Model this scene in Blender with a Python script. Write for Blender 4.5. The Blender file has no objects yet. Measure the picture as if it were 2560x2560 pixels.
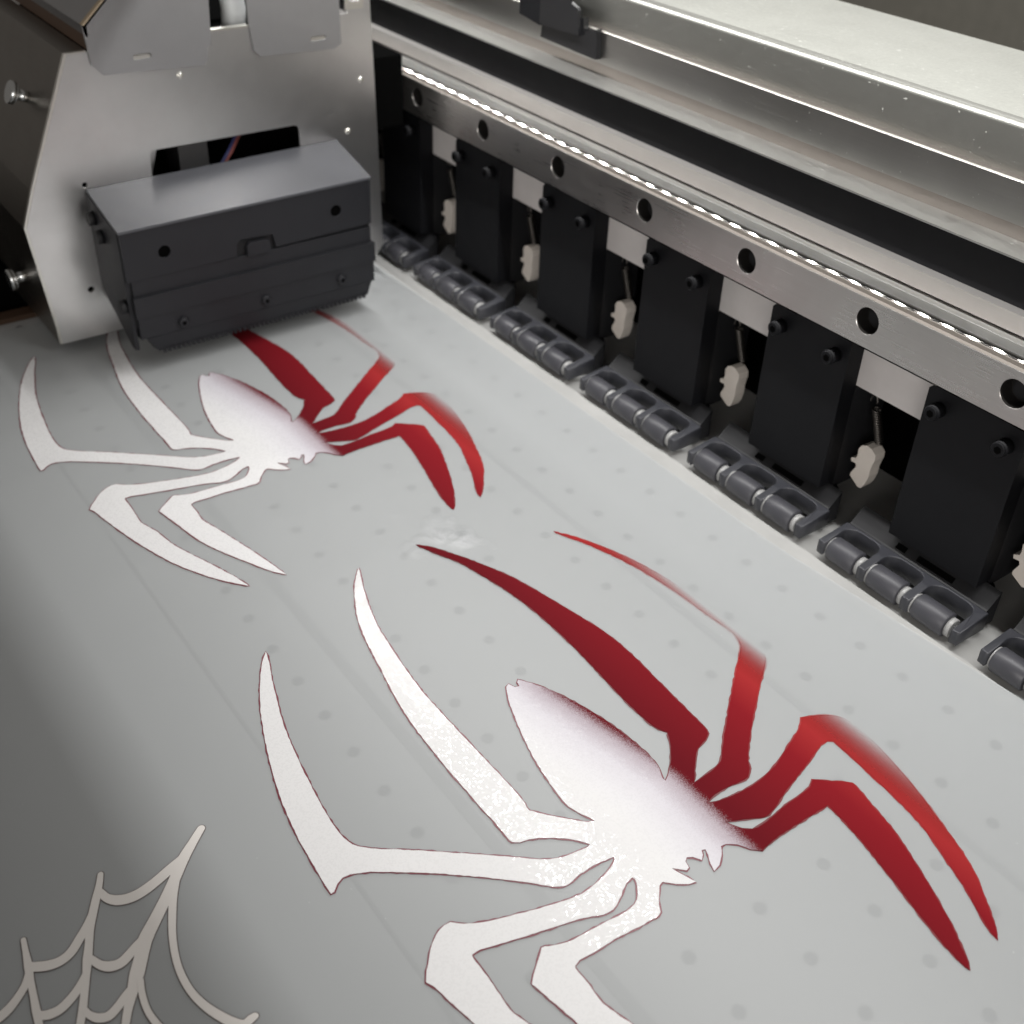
import bpy, bmesh, math, random
from mathutils import Matrix, Vector
random.seed(7)
S = 0.0127                      # one hole pitch of the platen (half an inch) in metres
scn = bpy.context.scene
COL = scn.collection

# ------------------------------------------------------------------ camera
cam_d = bpy.data.cameras.new('camera'); cam = bpy.data.objects.new('camera', cam_d); COL.objects.link(cam)
scn.camera = cam
cam_d.sensor_width = 36; cam_d.lens = 2897.34/2560*36
cam_d.clip_start = 0.005; cam_d.clip_end = 60
RX = (0.5831732, 0.8116779, 0.0329837); RY = (0.4945026, -0.3224904, -0.8071351); RZ = (-0.6444968, 0.4870101, -0.5894446)
m = Matrix(((RX[0], -RY[0], -RZ[0], 12.99968*S), (RX[1], -RY[1], -RZ[1], -12.23916*S), (RX[2], -RY[2], -RZ[2], 14.65654*S), (0, 0, 0, 1)))
cam.matrix_world = m
cam_d.dof.use_dof = True
cam_d.dof.focus_distance = 19.5*S
cam_d.dof.aperture_fstop = 24.0

# ------------------------------------------------------------------ room light
w = bpy.data.worlds.new('World'); scn.world = w; w.use_nodes = True
bg = w.node_tree.nodes['Background']; bg.inputs[0].default_value = (1.0, 0.93, 0.86, 1); bg.inputs[1].default_value = 0.125

def area(name, loc, target, sx, sy, power, col):
    d = bpy.data.lights.new(name, 'AREA'); d.shape = 'RECTANGLE'; d.size = sx*S; d.size_y = sy*S; d.energy = power; d.color = col
    o = bpy.data.objects.new(name, d); COL.objects.link(o); o.location = Vector(loc)*S
    dr = (Vector(target)-Vector(loc)).normalized(); o.rotation_euler = dr.to_track_quat('-Z', 'Y').to_euler()
    return o
# the strip of small lamps over the back of the printer, the ones that sparkle in the rail and the wet ink
for k in range(57):
    x = -30+.79*k
    area('strip_lamp', (x, 3.2, 15), (x, 8.5, 0), .14, .26, 0.0178, (1.0, .99, .975))
# ceiling lamp of the room behind the printer, and an added soft fill from the operator's side
area('ceiling_lamp', (-20, 62, 60), (-4, 2, 0), 90, 26, 5.0, (1.0, .99, .97))
area('front_fill', (36, -44, 17), (0, 4, 2), 40, 18, 2.4, (1.0, .96, .92))

scn.view_settings.view_transform = 'Standard'; scn.view_settings.look = 'None'
scn.view_settings.exposure = 0.0; scn.view_settings.gamma = 1.0; scn.view_settings.use_curve_mapping = False
scn.render.engine = 'CYCLES'

# ------------------------------------------------------------------ materials
def mat(name, col, rough=.5, metal=0., spec=.5, **kw):
    m = bpy.data.materials.new(name); m.use_nodes = True
    b = m.node_tree.nodes['Principled BSDF']
    b.inputs['Base Color'].default_value = (*col, 1); b.inputs['Roughness'].default_value = rough
    b.inputs['Metallic'].default_value = metal; b.inputs['Specular IOR Level'].default_value = spec
    for k, v in kw.items(): b.inputs[k].default_value = v
    return m
def nd(m, typ, **kw):
    n = m.node_tree.nodes.new(typ)
    for k, v in kw.items(): setattr(n, k, v)
    return n
def lk(m, a, b): m.node_tree.links.new(a, b)
def coords(m, scale=(1, 1, 1)):
    tc = nd(m, 'ShaderNodeTexCoord'); mp = nd(m, 'ShaderNodeMapping')
    mp.inputs['Scale'].default_value = tuple(s/S for s in scale); lk(m, nd(m, 'ShaderNodeNewGeometry').outputs['Position'], mp.inputs[0]); return mp.outputs[0]
def ramp(m, src, stops):
    r = nd(m, 'ShaderNodeValToRGB'); e = r.color_ramp.elements
    while len(e) < len(stops): e.new(.5)
    for x, (p, c) in zip(e, stops): x.position = p; x.color = (c, c, c, 1) if not isinstance(c, tuple) else (*c, 1)
    lk(m, src, r.inputs[0]); return r.outputs[0]
def noise(m, vec, scale, detail=3., rough=.55, dist=0.):
    n = nd(m, 'ShaderNodeTexNoise'); n.inputs['Scale'].default_value = scale; n.inputs['Detail'].default_value = detail
    n.inputs['Roughness'].default_value = rough; n.inputs['Distortion'].default_value = dist
    lk(m, vec, n.inputs['Vector']); return n.outputs[0]
def mathn(m, op, a, b=None, c=None, clamp=False):
    n = nd(m, 'ShaderNodeMath', operation=op); n.use_clamp = clamp
    for i, v in enumerate((a, b, c)):
        if v is None: continue
        if isinstance(v, (int, float)): n.inputs[i].default_value = v
        else: lk(m, v, n.inputs[i])
    return n.outputs[0]
def mixc(m, fac, a, b, blend='MIX'):
    n = nd(m, 'ShaderNodeMix', data_type='RGBA', blend_type=blend)
    for s, v in ((n.inputs[0], fac), (n.inputs[6], a), (n.inputs[7], b)):
        if isinstance(v, (int, float)): s.default_value = v
        elif isinstance(v, tuple): s.default_value = (*v, 1)
        else: lk(m, v, s)
    return n.outputs[2]
def bump(m, h, strength=.2, dist=.02, normal=None):
    b = nd(m, 'ShaderNodeBump'); b.inputs['Strength'].default_value = strength; b.inputs['Distance'].default_value = dist*S
    lk(m, h, b.inputs['Height'])
    if normal: lk(m, normal, b.inputs['Normal'])
    return b.outputs[0]
def P(m): return m.node_tree.nodes['Principled BSDF']

def metal(name, col, rough, brush=(1, 40, 40), brush_amt=.12, spots=0., bumpamt=.06, rvar=.12):
    m = mat(name, col, rough, 1.0)
    v = coords(m, brush); v2 = coords(m)
    n = noise(m, v, 1.2, 4, .6); n2 = noise(m, v2, .9, 4, .6)
    c = mixc(m, mathn(m, 'MULTIPLY', n, brush_amt*2), col, tuple(x*.72 for x in col))
    c = mixc(m, mathn(m, 'MULTIPLY', ramp(m, n2, [(.4, 0.), (.75, 1.)]), .25), c, tuple(x*.75 for x in col))
    if spots:
        vo = noise(m, v2, 13, 1, .5)
        d = ramp(m, vo, [(.735, 0.), (.76, 1.)])
        c = mixc(m, mathn(m, 'MULTIPLY', d, spots), c, (.85, .85, .82))
        rr = mathn(m, 'MULTIPLY_ADD', d, .3, rough)
    else: rr = rough
    r = mathn(m, 'ADD', mathn(m, 'MULTIPLY_ADD', n, rvar, -rvar*.5), rr)
    r = mathn(m, 'ADD', mathn(m, 'MULTIPLY_ADD', n2, rvar, -rvar*.5), r, clamp=True)
    lk(m, c, P(m).inputs['Base Color']); lk(m, r, P(m).inputs['Roughness'])
    lk(m, bump(m, n, bumpamt, .01), P(m).inputs['Normal'])
    return m
def plastic(name, col, rough, grain=60, amt=.12, dust=.0):
    m = mat(name, col, rough)
    v = coords(m); n = noise(m, v, grain*.2, 2, .6); n2 = noise(m, v, .8, 4, .6)
    c = mixc(m, mathn(m, 'MULTIPLY', n2, .6), col, tuple(min(1, x*1.7) for x in col))
    if dust:
        d = ramp(m, noise(m, v, 9, 3, .6), [(.72, 0.), (.77, 1.)])
        c = mixc(m, mathn(m, 'MULTIPLY', d, dust), c, (.35, .34, .33))
    lk(m, c, P(m).inputs['Base Color'])
    lk(m, mathn(m, 'MULTIPLY_ADD', n2, .25, rough-.12, clamp=True), P(m).inputs['Roughness'])
    lk(m, bump(m, n, amt, .006), P(m).inputs['Normal'])
    return m

M = {}
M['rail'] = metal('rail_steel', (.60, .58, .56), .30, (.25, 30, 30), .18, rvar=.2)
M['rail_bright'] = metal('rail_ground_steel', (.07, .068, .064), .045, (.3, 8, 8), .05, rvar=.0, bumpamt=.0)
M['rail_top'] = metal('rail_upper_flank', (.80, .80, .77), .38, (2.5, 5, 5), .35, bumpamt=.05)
M['beam'] = metal('extruded_aluminium', (.62, .60, .58), .52, (.2, 14, 14), .12)
M['plate_white'] = plastic('pale_anodised_plate', (.46, .44, .43), .45, 20, .02)
M['anod'] = metal('bead_blasted_aluminium', (.50, .50, .48), .46, (3, 3, 3), .08, spots=.25)
M['anod_brown'] = metal('brownish_aluminium', (.30, .27, .25), .42, (.3, 9, 9), .08)
M['scratched'] = metal('scratched_aluminium', (.46, .45, .43), .32, (.35, 14, 14), .25, spots=.6, bumpamt=.12)
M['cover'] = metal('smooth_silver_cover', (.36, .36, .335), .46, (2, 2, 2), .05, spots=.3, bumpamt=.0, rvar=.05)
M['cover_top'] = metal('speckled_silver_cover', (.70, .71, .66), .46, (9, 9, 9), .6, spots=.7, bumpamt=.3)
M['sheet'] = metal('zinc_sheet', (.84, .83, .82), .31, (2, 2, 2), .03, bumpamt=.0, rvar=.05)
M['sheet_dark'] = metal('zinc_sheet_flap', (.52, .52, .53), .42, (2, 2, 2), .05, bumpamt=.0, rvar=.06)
M['sheet_front'] = metal('zinc_sheet_front_dimmed', (.28, .26, .235), .34, (.5, 20, 20), .05)  # same zinc, coloured darker for the dark surroundings it mirrors
M['edge'] = metal('bare_sheet_edge', (.92, .90, .84), .34, (1, 1, 1), .02)
M['screw'] = metal('zinc_screw', (.78, .80, .80), .25, (9, 9, 9), .05)
M['black'] = plastic('black_plastic', (.0032, .0034, .0045), .58, 80, .10)
P(M['black']).inputs['Specular IOR Level'].default_value = .22
M['black_matt'] = plastic('matt_black_paint', (.006, .0062, .0075), .62, 60, .08)
M['black_shine'] = plastic('glossy_black_plastic', (.008, .008, .009), .22, 40, .04)
M['head'] = plastic('dark_grey_coated_metal', (.0095, .0098, .0125), .54, 90, .10, dust=.15)
M['head_top'] = plastic('dark_grey_coated_lid', (.07, .072, .080), .36, 90, .10)
M['holder'] = plastic('dark_grey_moulded_plastic', (.030, .031, .037), .42, 70, .10)
M['rubber'] = plastic('grey_rubber', (.046, .046, .053), .44, 90, .16)
M['bush'] = plastic('pale_nylon', (.30, .30, .295), .35, 60, .05)
M['lever'] = plastic('ivory_nylon', (.60, .55, .50), .42, 60, .05)
M['spring'] = mat('spring_steel', (.14, .13, .12), .4, 1.)
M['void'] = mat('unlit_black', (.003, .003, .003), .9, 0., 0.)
M['belt'] = plastic('black_belt', (.0030, .0031, .004), .75, 60, .05); P(M['belt']).inputs['Specular IOR Level'].default_value = .2
M['beige'] = plastic('pale_rear_bed', (.35, .35, .34), .5, 20, .05)
M['wire_red'] = mat('red_wire', (.25, .07, .06), .5)
M['wire_blue'] = mat('blue_wire', (.04, .045, .14), .5)
M['tube'] = plastic('cloudy_tube', (.62, .66, .66), .3, 10, .1)
M['wall'] = plastic('grey_green_wall', (.38, .37, .325), .8, 5, .05)
M['dark_brown'] = plastic('dark_brown_ledge', (.06, .035, .022), .4, 20, .05)

# bed under the film, with the row slots only as separate strips
m = M['bed'] = mat('grey_bed', (.40, .405, .405), .5)
v = coords(m); n = noise(m, v, .6, 4, .6)
lk(m, mixc(m, mathn(m, 'MULTIPLY', n, .35), (.40, .405, .407), (.36, .364, .367)), P(m).inputs['Base Color'])
M['hole'] = mat('hole_shadow', (.11, .112, .116), .7)
M['slot'] = mat('strip_grey', (.25, .253, .257), .6)

# translucent matt film
m = M['film'] = mat('frosted_film', (.53, .549, .554), .42)
P(m).inputs['Specular IOR Level'].default_value = .55
v = coords(m)
n = noise(m, v, 14, 3, .6); big = noise(m, v, .22, 3, .5)
tc = nd(m, 'ShaderNodeTexCoord'); sep = nd(m, 'ShaderNodeSeparateXYZ')
mp = nd(m, 'ShaderNodeMapping'); mp.inputs['Scale'].default_value = (1/S,)*3; lk(m, tc.outputs['Object'], mp.inputs[0]); lk(m, mp.outputs[0], sep.inputs[0])
# a creased patch between the two spiders
dx = mathn(m, 'SUBTRACT', sep.outputs[0], -3.1); dy = mathn(m, 'SUBTRACT', sep.outputs[1], -1.9)
rr = mathn(m, 'SQRT', mathn(m, 'ADD', mathn(m, 'MULTIPLY', dx, dx), mathn(m, 'MULTIPLY', dy, dy)))
mask = ramp(m, mathn(m, 'ADD', mathn(m, 'DIVIDE', rr, 1.5), mathn(m, 'MULTIPLY_ADD', noise(m, v, 1.1, 2, .5), 1.6, -.8)), [(.1, 1.), (.55, 0.)])
cr = noise(m, v, 1.4, 5, .62, .6)
h = mathn(m, 'MULTIPLY', cr, mask)
b1 = bump(m, n, .03, .006)
lk(m, bump(m, h, .30, .22, b1), P(m).inputs['Normal'])
scuff = mathn(m, 'MULTIPLY', mask, ramp(m, noise(m, v, 1.6, 5, .65, 1.2), [(.42, 0.), (.62, 1.)]))
lint = ramp(m, noise(m, v, 7, 2, .5), [(.765, 0.), (.79, 1.)])
fc = mixc(m, mathn(m, 'MULTIPLY', scuff, .45), (.53, .549, .554), (.92, .93, .96))
fc = mixc(m, mathn(m, 'MULTIPLY', lint, .35), fc, (.85, .85, .85))
lk(m, fc, P(m).inputs['Base Color'])
tr = nd(m, 'ShaderNodeBsdfTransparent'); mx = nd(m, 'ShaderNodeMixShader'); mx.inputs[0].default_value = .64
out = m.node_tree.nodes['Material Output']
lk(m, tr.outputs[0], mx.inputs[1]); lk(m, P(m).outputs[0], mx.inputs[2]); lk(m, mx.outputs[0], out.inputs[0])

# printed inks: white on one side of the design, red in the middle, thinning out to bare film
def ink(name, outline):
    m = mat(name, (.8, .8, .8), .35)
    tc = nd(m, 'ShaderNodeTexCoord'); mp = nd(m, 'ShaderNodeMapping'); mp.inputs['Scale'].default_value = (1/S,)*3
    lk(m, tc.outputs['Object'], mp.inputs[0]); sep = nd(m, 'ShaderNodeSeparateXYZ'); lk(m, mp.outputs[0], sep.inputs[0])
    v = mp.outputs[0]; y = sep.outputs[1]
    fine = noise(m, v, 55, 2, .7)
    jit = mathn(m, 'MULTIPLY_ADD', fine, 1.0, -.5)
    shift = mathn(m, 'MINIMUM', mathn(m, 'MULTIPLY', mathn(m, 'MAXIMUM', mathn(m, 'SUBTRACT', 4.4, sep.outputs[0]), 0.), .2), .55)
    t = mathn(m, 'ADD', mathn(m, 'MULTIPLY_ADD', mathn(m, 'ADD', y, shift), 1/1.1, 3.17/1.1), mathn(m, 'MULTIPLY', jit, .34))
    f = ramp(m, t, [(0., 0.), (.45, .10), (.80, .45), (1., 1.)])
    deep = ramp(m, mathn(m, 'MULTIPLY_ADD', y, 1/2.6, 1.9/2.6), [(0., (.135, .008, .013)), (.65, (.24, .012, .018)), (1., (.40, .033, .033))])
    if outline:
        col = mixc(m, f, (.19, .028, .045), deep)
        lk(m, col, P(m).inputs['Base Color'])
    else:
        wn = noise(m, v, .7, 3, .5)
        white = mixc(m, wn, (.86, .855, .855), (.82, .815, .818))
        vo = nd(m, 'ShaderNodeTexVoronoi'); vo.inputs['Scale'].default_value = 36; lk(m, v, vo.inputs['Vector'])
        lil = ramp(m, mathn(m, 'MULTIPLY_ADD', mathn(m, 'ADD', y, shift), 1/1.2, 3.5/1.2), [(0., 0.), (1., 1.)])
        white = mixc(m, lil, white, (.74, .72, .79))
        lk(m, mixc(m, f, white, deep), P(m).inputs['Base Color'])
        # wet flakes catch the strip of lamps
        fl = nd(m, 'ShaderNodeSeparateColor'); lk(m, vo.outputs['Color'], fl.inputs[0])
        geo = nd(m, 'ShaderNodeNewGeometry')
        vm = nd(m, 'ShaderNodeVectorMath', operation='SUBTRACT'); lk(m, vo.outputs['Color'], vm.inputs[0]); vm.inputs[1].default_value = (.5, .5, .5)
        vs_ = nd(m, 'ShaderNodeVectorMath', operation='SCALE'); lk(m, vm.outputs[0], vs_.inputs[0]); vs_.inputs['Scale'].default_value = .075
        va = nd(m, 'ShaderNodeVectorMath', operation='ADD'); lk(m, geo.outputs['Normal'], va.inputs[0]); lk(m, vs_.outputs[0], va.inputs[1])
        vn = nd(m, 'ShaderNodeVectorMath', operation='NORMALIZE'); lk(m, va.outputs[0], vn.inputs[0])
        lk(m, vn.outputs[0], P(m).inputs['Coat Normal']); P(m).inputs['Coat Roughness'].default_value = .07
        fleck = mathn(m, 'GREATER_THAN', fl.outputs[2], .62)
        lk(m, mathn(m, 'MULTIPLY', mathn(m, 'MULTIPLY', fleck, .85), mathn(m, 'SUBTRACT', 1., f)), P(m).inputs['Coat Weight'])
        lk(m, mathn(m, 'MULTIPLY_ADD', f, .12, .58), P(m).inputs['Roughness']); lk(m, mathn(m, 'MULTIPLY_ADD', f, -.28, .32), P(m).inputs['Specular IOR Level'])
    a = mathn(m, 'ADD', mathn(m, 'MULTIPLY_ADD', y, -1/.75, 1.2/.75), mathn(m, 'MULTIPLY', jit, .18))
    al = ramp(m, a, [(0., 0.), (.45, .45), (1., 1.)])
    tr = nd(m, 'ShaderNodeBsdfTransparent'); mx = nd(m, 'ShaderNodeMixShader'); lk(m, al, mx.inputs[0])
    lk(m, tr.outputs[0], mx.inputs[1]); lk(m, P(m).outputs[0], mx.inputs[2]); lk(m, mx.outputs[0], m.node_tree.nodes['Material Output'].inputs[0])
    return m
M['ink'] = ink('spider_ink', False); M['ink_edge'] = ink('spider_ink_edge', True)
m = M['web_ink'] = mat('pale_web_ink', (.90, .86, .82), .45)
M['web_edge'] = mat('web_ink_edge', (.14, .11, .105), .5)

# ------------------------------------------------------------------ mesh helpers (all in hole pitches, scaled by S on the way out)
def finish(me, name, material, parent=None, smooth=False):
    if smooth:
        for p in me.polygons: p.use_smooth = True
    o = bpy.data.objects.new(name, me); COL.objects.link(o)
    if material: me.materials.append(M[material] if isinstance(material, str) else material)
    if parent: o.parent = parent
    return o
def from_bm(bm, name, material, parent=None, bevel=0., smooth=False, seg=2, org=(0, 0, 0)):
    if bevel:
        es = [e for e in bm.edges if len(e.link_faces) == 2 and e.calc_face_angle(0) > .5]
        bmesh.ops.bevel(bm, geom=es, offset=bevel, segments=seg, affect='EDGES', profile=.5, clamp_overlap=True)
    bmesh.ops.recalc_face_normals(bm, faces=bm.faces)
    for vv in bm.verts: vv.co = (vv.co-Vector(org))*S
    me = bpy.data.meshes.new(name); bm.to_mesh(me); bm.free()
    return finish(me, name, material, parent, smooth)
def add_box(bm, x0, x1, y0, y1, z0, z1):
    vs = [bm.verts.new((x, y, z)) for x in (x0, x1) for y in (y0, y1) for z in (z0, z1)]
    for f in ((0, 1, 3, 2), (4, 6, 7, 5), (0, 4, 5, 1), (2, 3, 7, 6), (0, 2, 6, 4), (1, 5, 7, 3)): bm.faces.new([vs[i] for i in f])
def box(name, x0, x1, y0, y1, z0, z1, material, parent=None, bevel=0., org=(0, 0, 0)):
    bm = bmesh.new(); add_box(bm, x0, x1, y0, y1, z0, z1); return from_bm(bm, name, material, parent, bevel, org=org)
def add_prism(bm, pts, axis, a0, a1):
    def co(p, a):
        return {'x': (a, p[0], p[1]), 'y': (p[0], a, p[1]), 'z': (p[0], p[1], a)}[axis]
    A = [bm.verts.new(co(p, a0)) for p in pts]; B = [bm.verts.new(co(p, a1)) for p in pts]
    bm.faces.new(A); bm.faces.new(B[::-1])
    for i in range(len(pts)):
        j = (i+1) % len(pts); bm.faces.new((A[i], B[i], B[j], A[j]))
def prism(name, pts, axis, a0, a1, material, parent=None, bevel=0., org=(0, 0, 0), seg=2, smooth=False):
    bm = bmesh.new(); add_prism(bm, pts, axis, a0, a1); return from_bm(bm, name, material, parent, bevel, smooth, seg, org)
def add_cyl(bm, p0, p1, r0, r1=None, n=24, cap=True):
    r1 = r0 if r1 is None else r1
    p0 = Vector(p0); p1 = Vector(p1); d = (p1-p0).normalized()
    u = d.orthogonal().normalized(); w_ = d.cross(u)
    A = []; B = []
    for i in range(n):
        a = 2*math.pi*i/n; e = u*math.cos(a)+w_*math.sin(a)
        A.append(bm.verts.new(p0+e*r0)); B.append(bm.verts.new(p1+e*r1))
    for i in range(n):
        j = (i+1) % n; f = bm.faces.new((A[i], A[j], B[j], B[i])); f.smooth = True
    if cap: bm.faces.new(A[::-1]); bm.faces.new(B)
def lathe_x(name, prof, y, z, material, parent, org=(0, 0, 0), n=32):
    # prof: list of (x, r)
    bm = bmesh.new(); rings = []
    for x, r in prof:
        rings.append([bm.verts.new((x, y+r*math.cos(2*math.pi*i/n), z+r*math.sin(2*math.pi*i/n))) for i in range(n)])
    for a, b in zip(rings, rings[1:]):
        for i in range(n):
            j = (i+1) % n; f = bm.faces.new((a[i], a[j], b[j], b[i])); f.smooth = True
    bm.faces.new(rings[0]); bm.faces.new(rings[-1])
    return from_bm(bm, name, material, parent, org=org)
def tube(name, pts, r, material, parent=None, n=8, org=(0, 0, 0)):
    bm = bmesh.new(); rings = []
    pts = [Vector(p) for p in pts]
    for i, p in enumerate(pts):
        d = (pts[min(i+1, len(pts)-1)]-pts[max(i-1, 0)]).normalized()
        u = d.cross(Vector((.13, .31, .94))).normalized(); w_ = d.cross(u)
        rings.append([bm.verts.new(p+(u*math.cos(2*math.pi*k/n)+w_*math.sin(2*math.pi*k/n))*r) for k in range(n)])
    for a, b in zip(rings, rings[1:]):
        for k in range(n):
            j = (k+1) % n; f = bm.faces.new((a[k], a[j], b[j], b[k])); f.smooth = True
    bm.faces.new(rings[0]); bm.faces.new(rings[-1])
    return from_bm(bm, name, material, parent, org=org)
def plate2d(name, loops, axis, a0, a1, material, parent=None, bevel=0., org=(0, 0, 0)):
    # a plate with holes: first loop is the outline, the rest are holes; thickness a0..a1 along axis
    cu = bpy.data.curves.new(name, 'CURVE'); cu.dimensions = '2D'; cu.fill_mode = 'BOTH'; cu.extrude = abs(a1-a0)/2-bevel
    cu.bevel_depth = bevel; cu.bevel_resolution = 1; cu.offset = -bevel
    for lp in loops:
        sp = cu.splines.new('POLY'); sp.points.add(len(lp)-1); sp.use_cyclic_u = True
        for q, p in zip(sp.points, lp): q.co = (p[0], p[1], 0, 1)
    o = bpy.data.objects.new(name+'_tmp', cu); COL.objects.link(o)
    dg = bpy.context.evaluated_depsgraph_get(); dg.update()
    me = bpy.data.meshes.new_from_object(o.evaluated_get(dg)); bpy.data.objects.remove(o); bpy.data.curves.remove(cu)
    me.materials.clear()
    mid = (a0+a1)/2
    for vv in me.vertices:
        a, b, c = vv.co
        p = {'x': (c+mid, a, b), 'y': (a, c+mid, b), 'z': (a, b, c+mid)}[axis]
        vv.co = (Vector(p)-Vector(org))*S
    bm = bmesh.new(); bm.from_mesh(me); bmesh.ops.remove_doubles(bm, verts=bm.verts, dist=1e-6); bmesh.ops.recalc_face_normals(bm, faces=bm.faces); bm.to_mesh(me); bm.free()
    me.name = name
    return finish(me, name, material, parent)
def circ(cx, cy, r, n=28): return [(cx+r*math.cos(2*math.pi*i/n), cy+r*math.sin(2*math.pi*i/n)) for i in range(n)]
def rrect(x0, x1, y0, y1, r, n=6):
    out = []
    for cx, cy, a in ((x1-r, y1-r, 0), (x0+r, y1-r, 90), (x0+r, y0+r, 180), (x1-r, y0+r, 270)):
        for k in range(n+1):
            t = math.radians(a+90*k/n); out.append((cx+r*math.cos(t), cy+r*math.sin(t)))
    return out
def empty(name, loc, label=None, cat=None, group=None):
    o = bpy.data.objects.new(name, None); COL.objects.link(o); o.location = Vector(loc)*S; o.empty_display_size = .01
    tag(o, label, cat, group); return o
def tag(o, label=None, cat=None, group=None, kind=None):
    for k, v_ in (('label', label), ('category', cat), ('group', group), ('kind', kind)):
        if v_: o[k] = v_
    return o
def copy_tree(o, parent=None):
    c = o.copy(); COL.objects.link(c); c.parent = parent
    for ch in KIDS.get(o.name, list(o.children)): copy_tree(ch, c)
    return c
KIDS = {}
M['groove'] = mat('shade_brown_groove', (.20, .18, .16), .6)  # brown painted in place of the shadow along the rail groove
M['tan_edge'] = metal('tan_sheet_edge', (.75, .62, .45), .5, (1, 1, 1), .02)
M['bore'] = mat('shade_dark_bore', (.012, .011, .010), .45, 0.)  # near-black liner colour stands in for shade inside the bolt holes
M['lid'] = plastic('dark_brown_blocker', (.035, .028, .024), .5, 20, .05)

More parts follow.
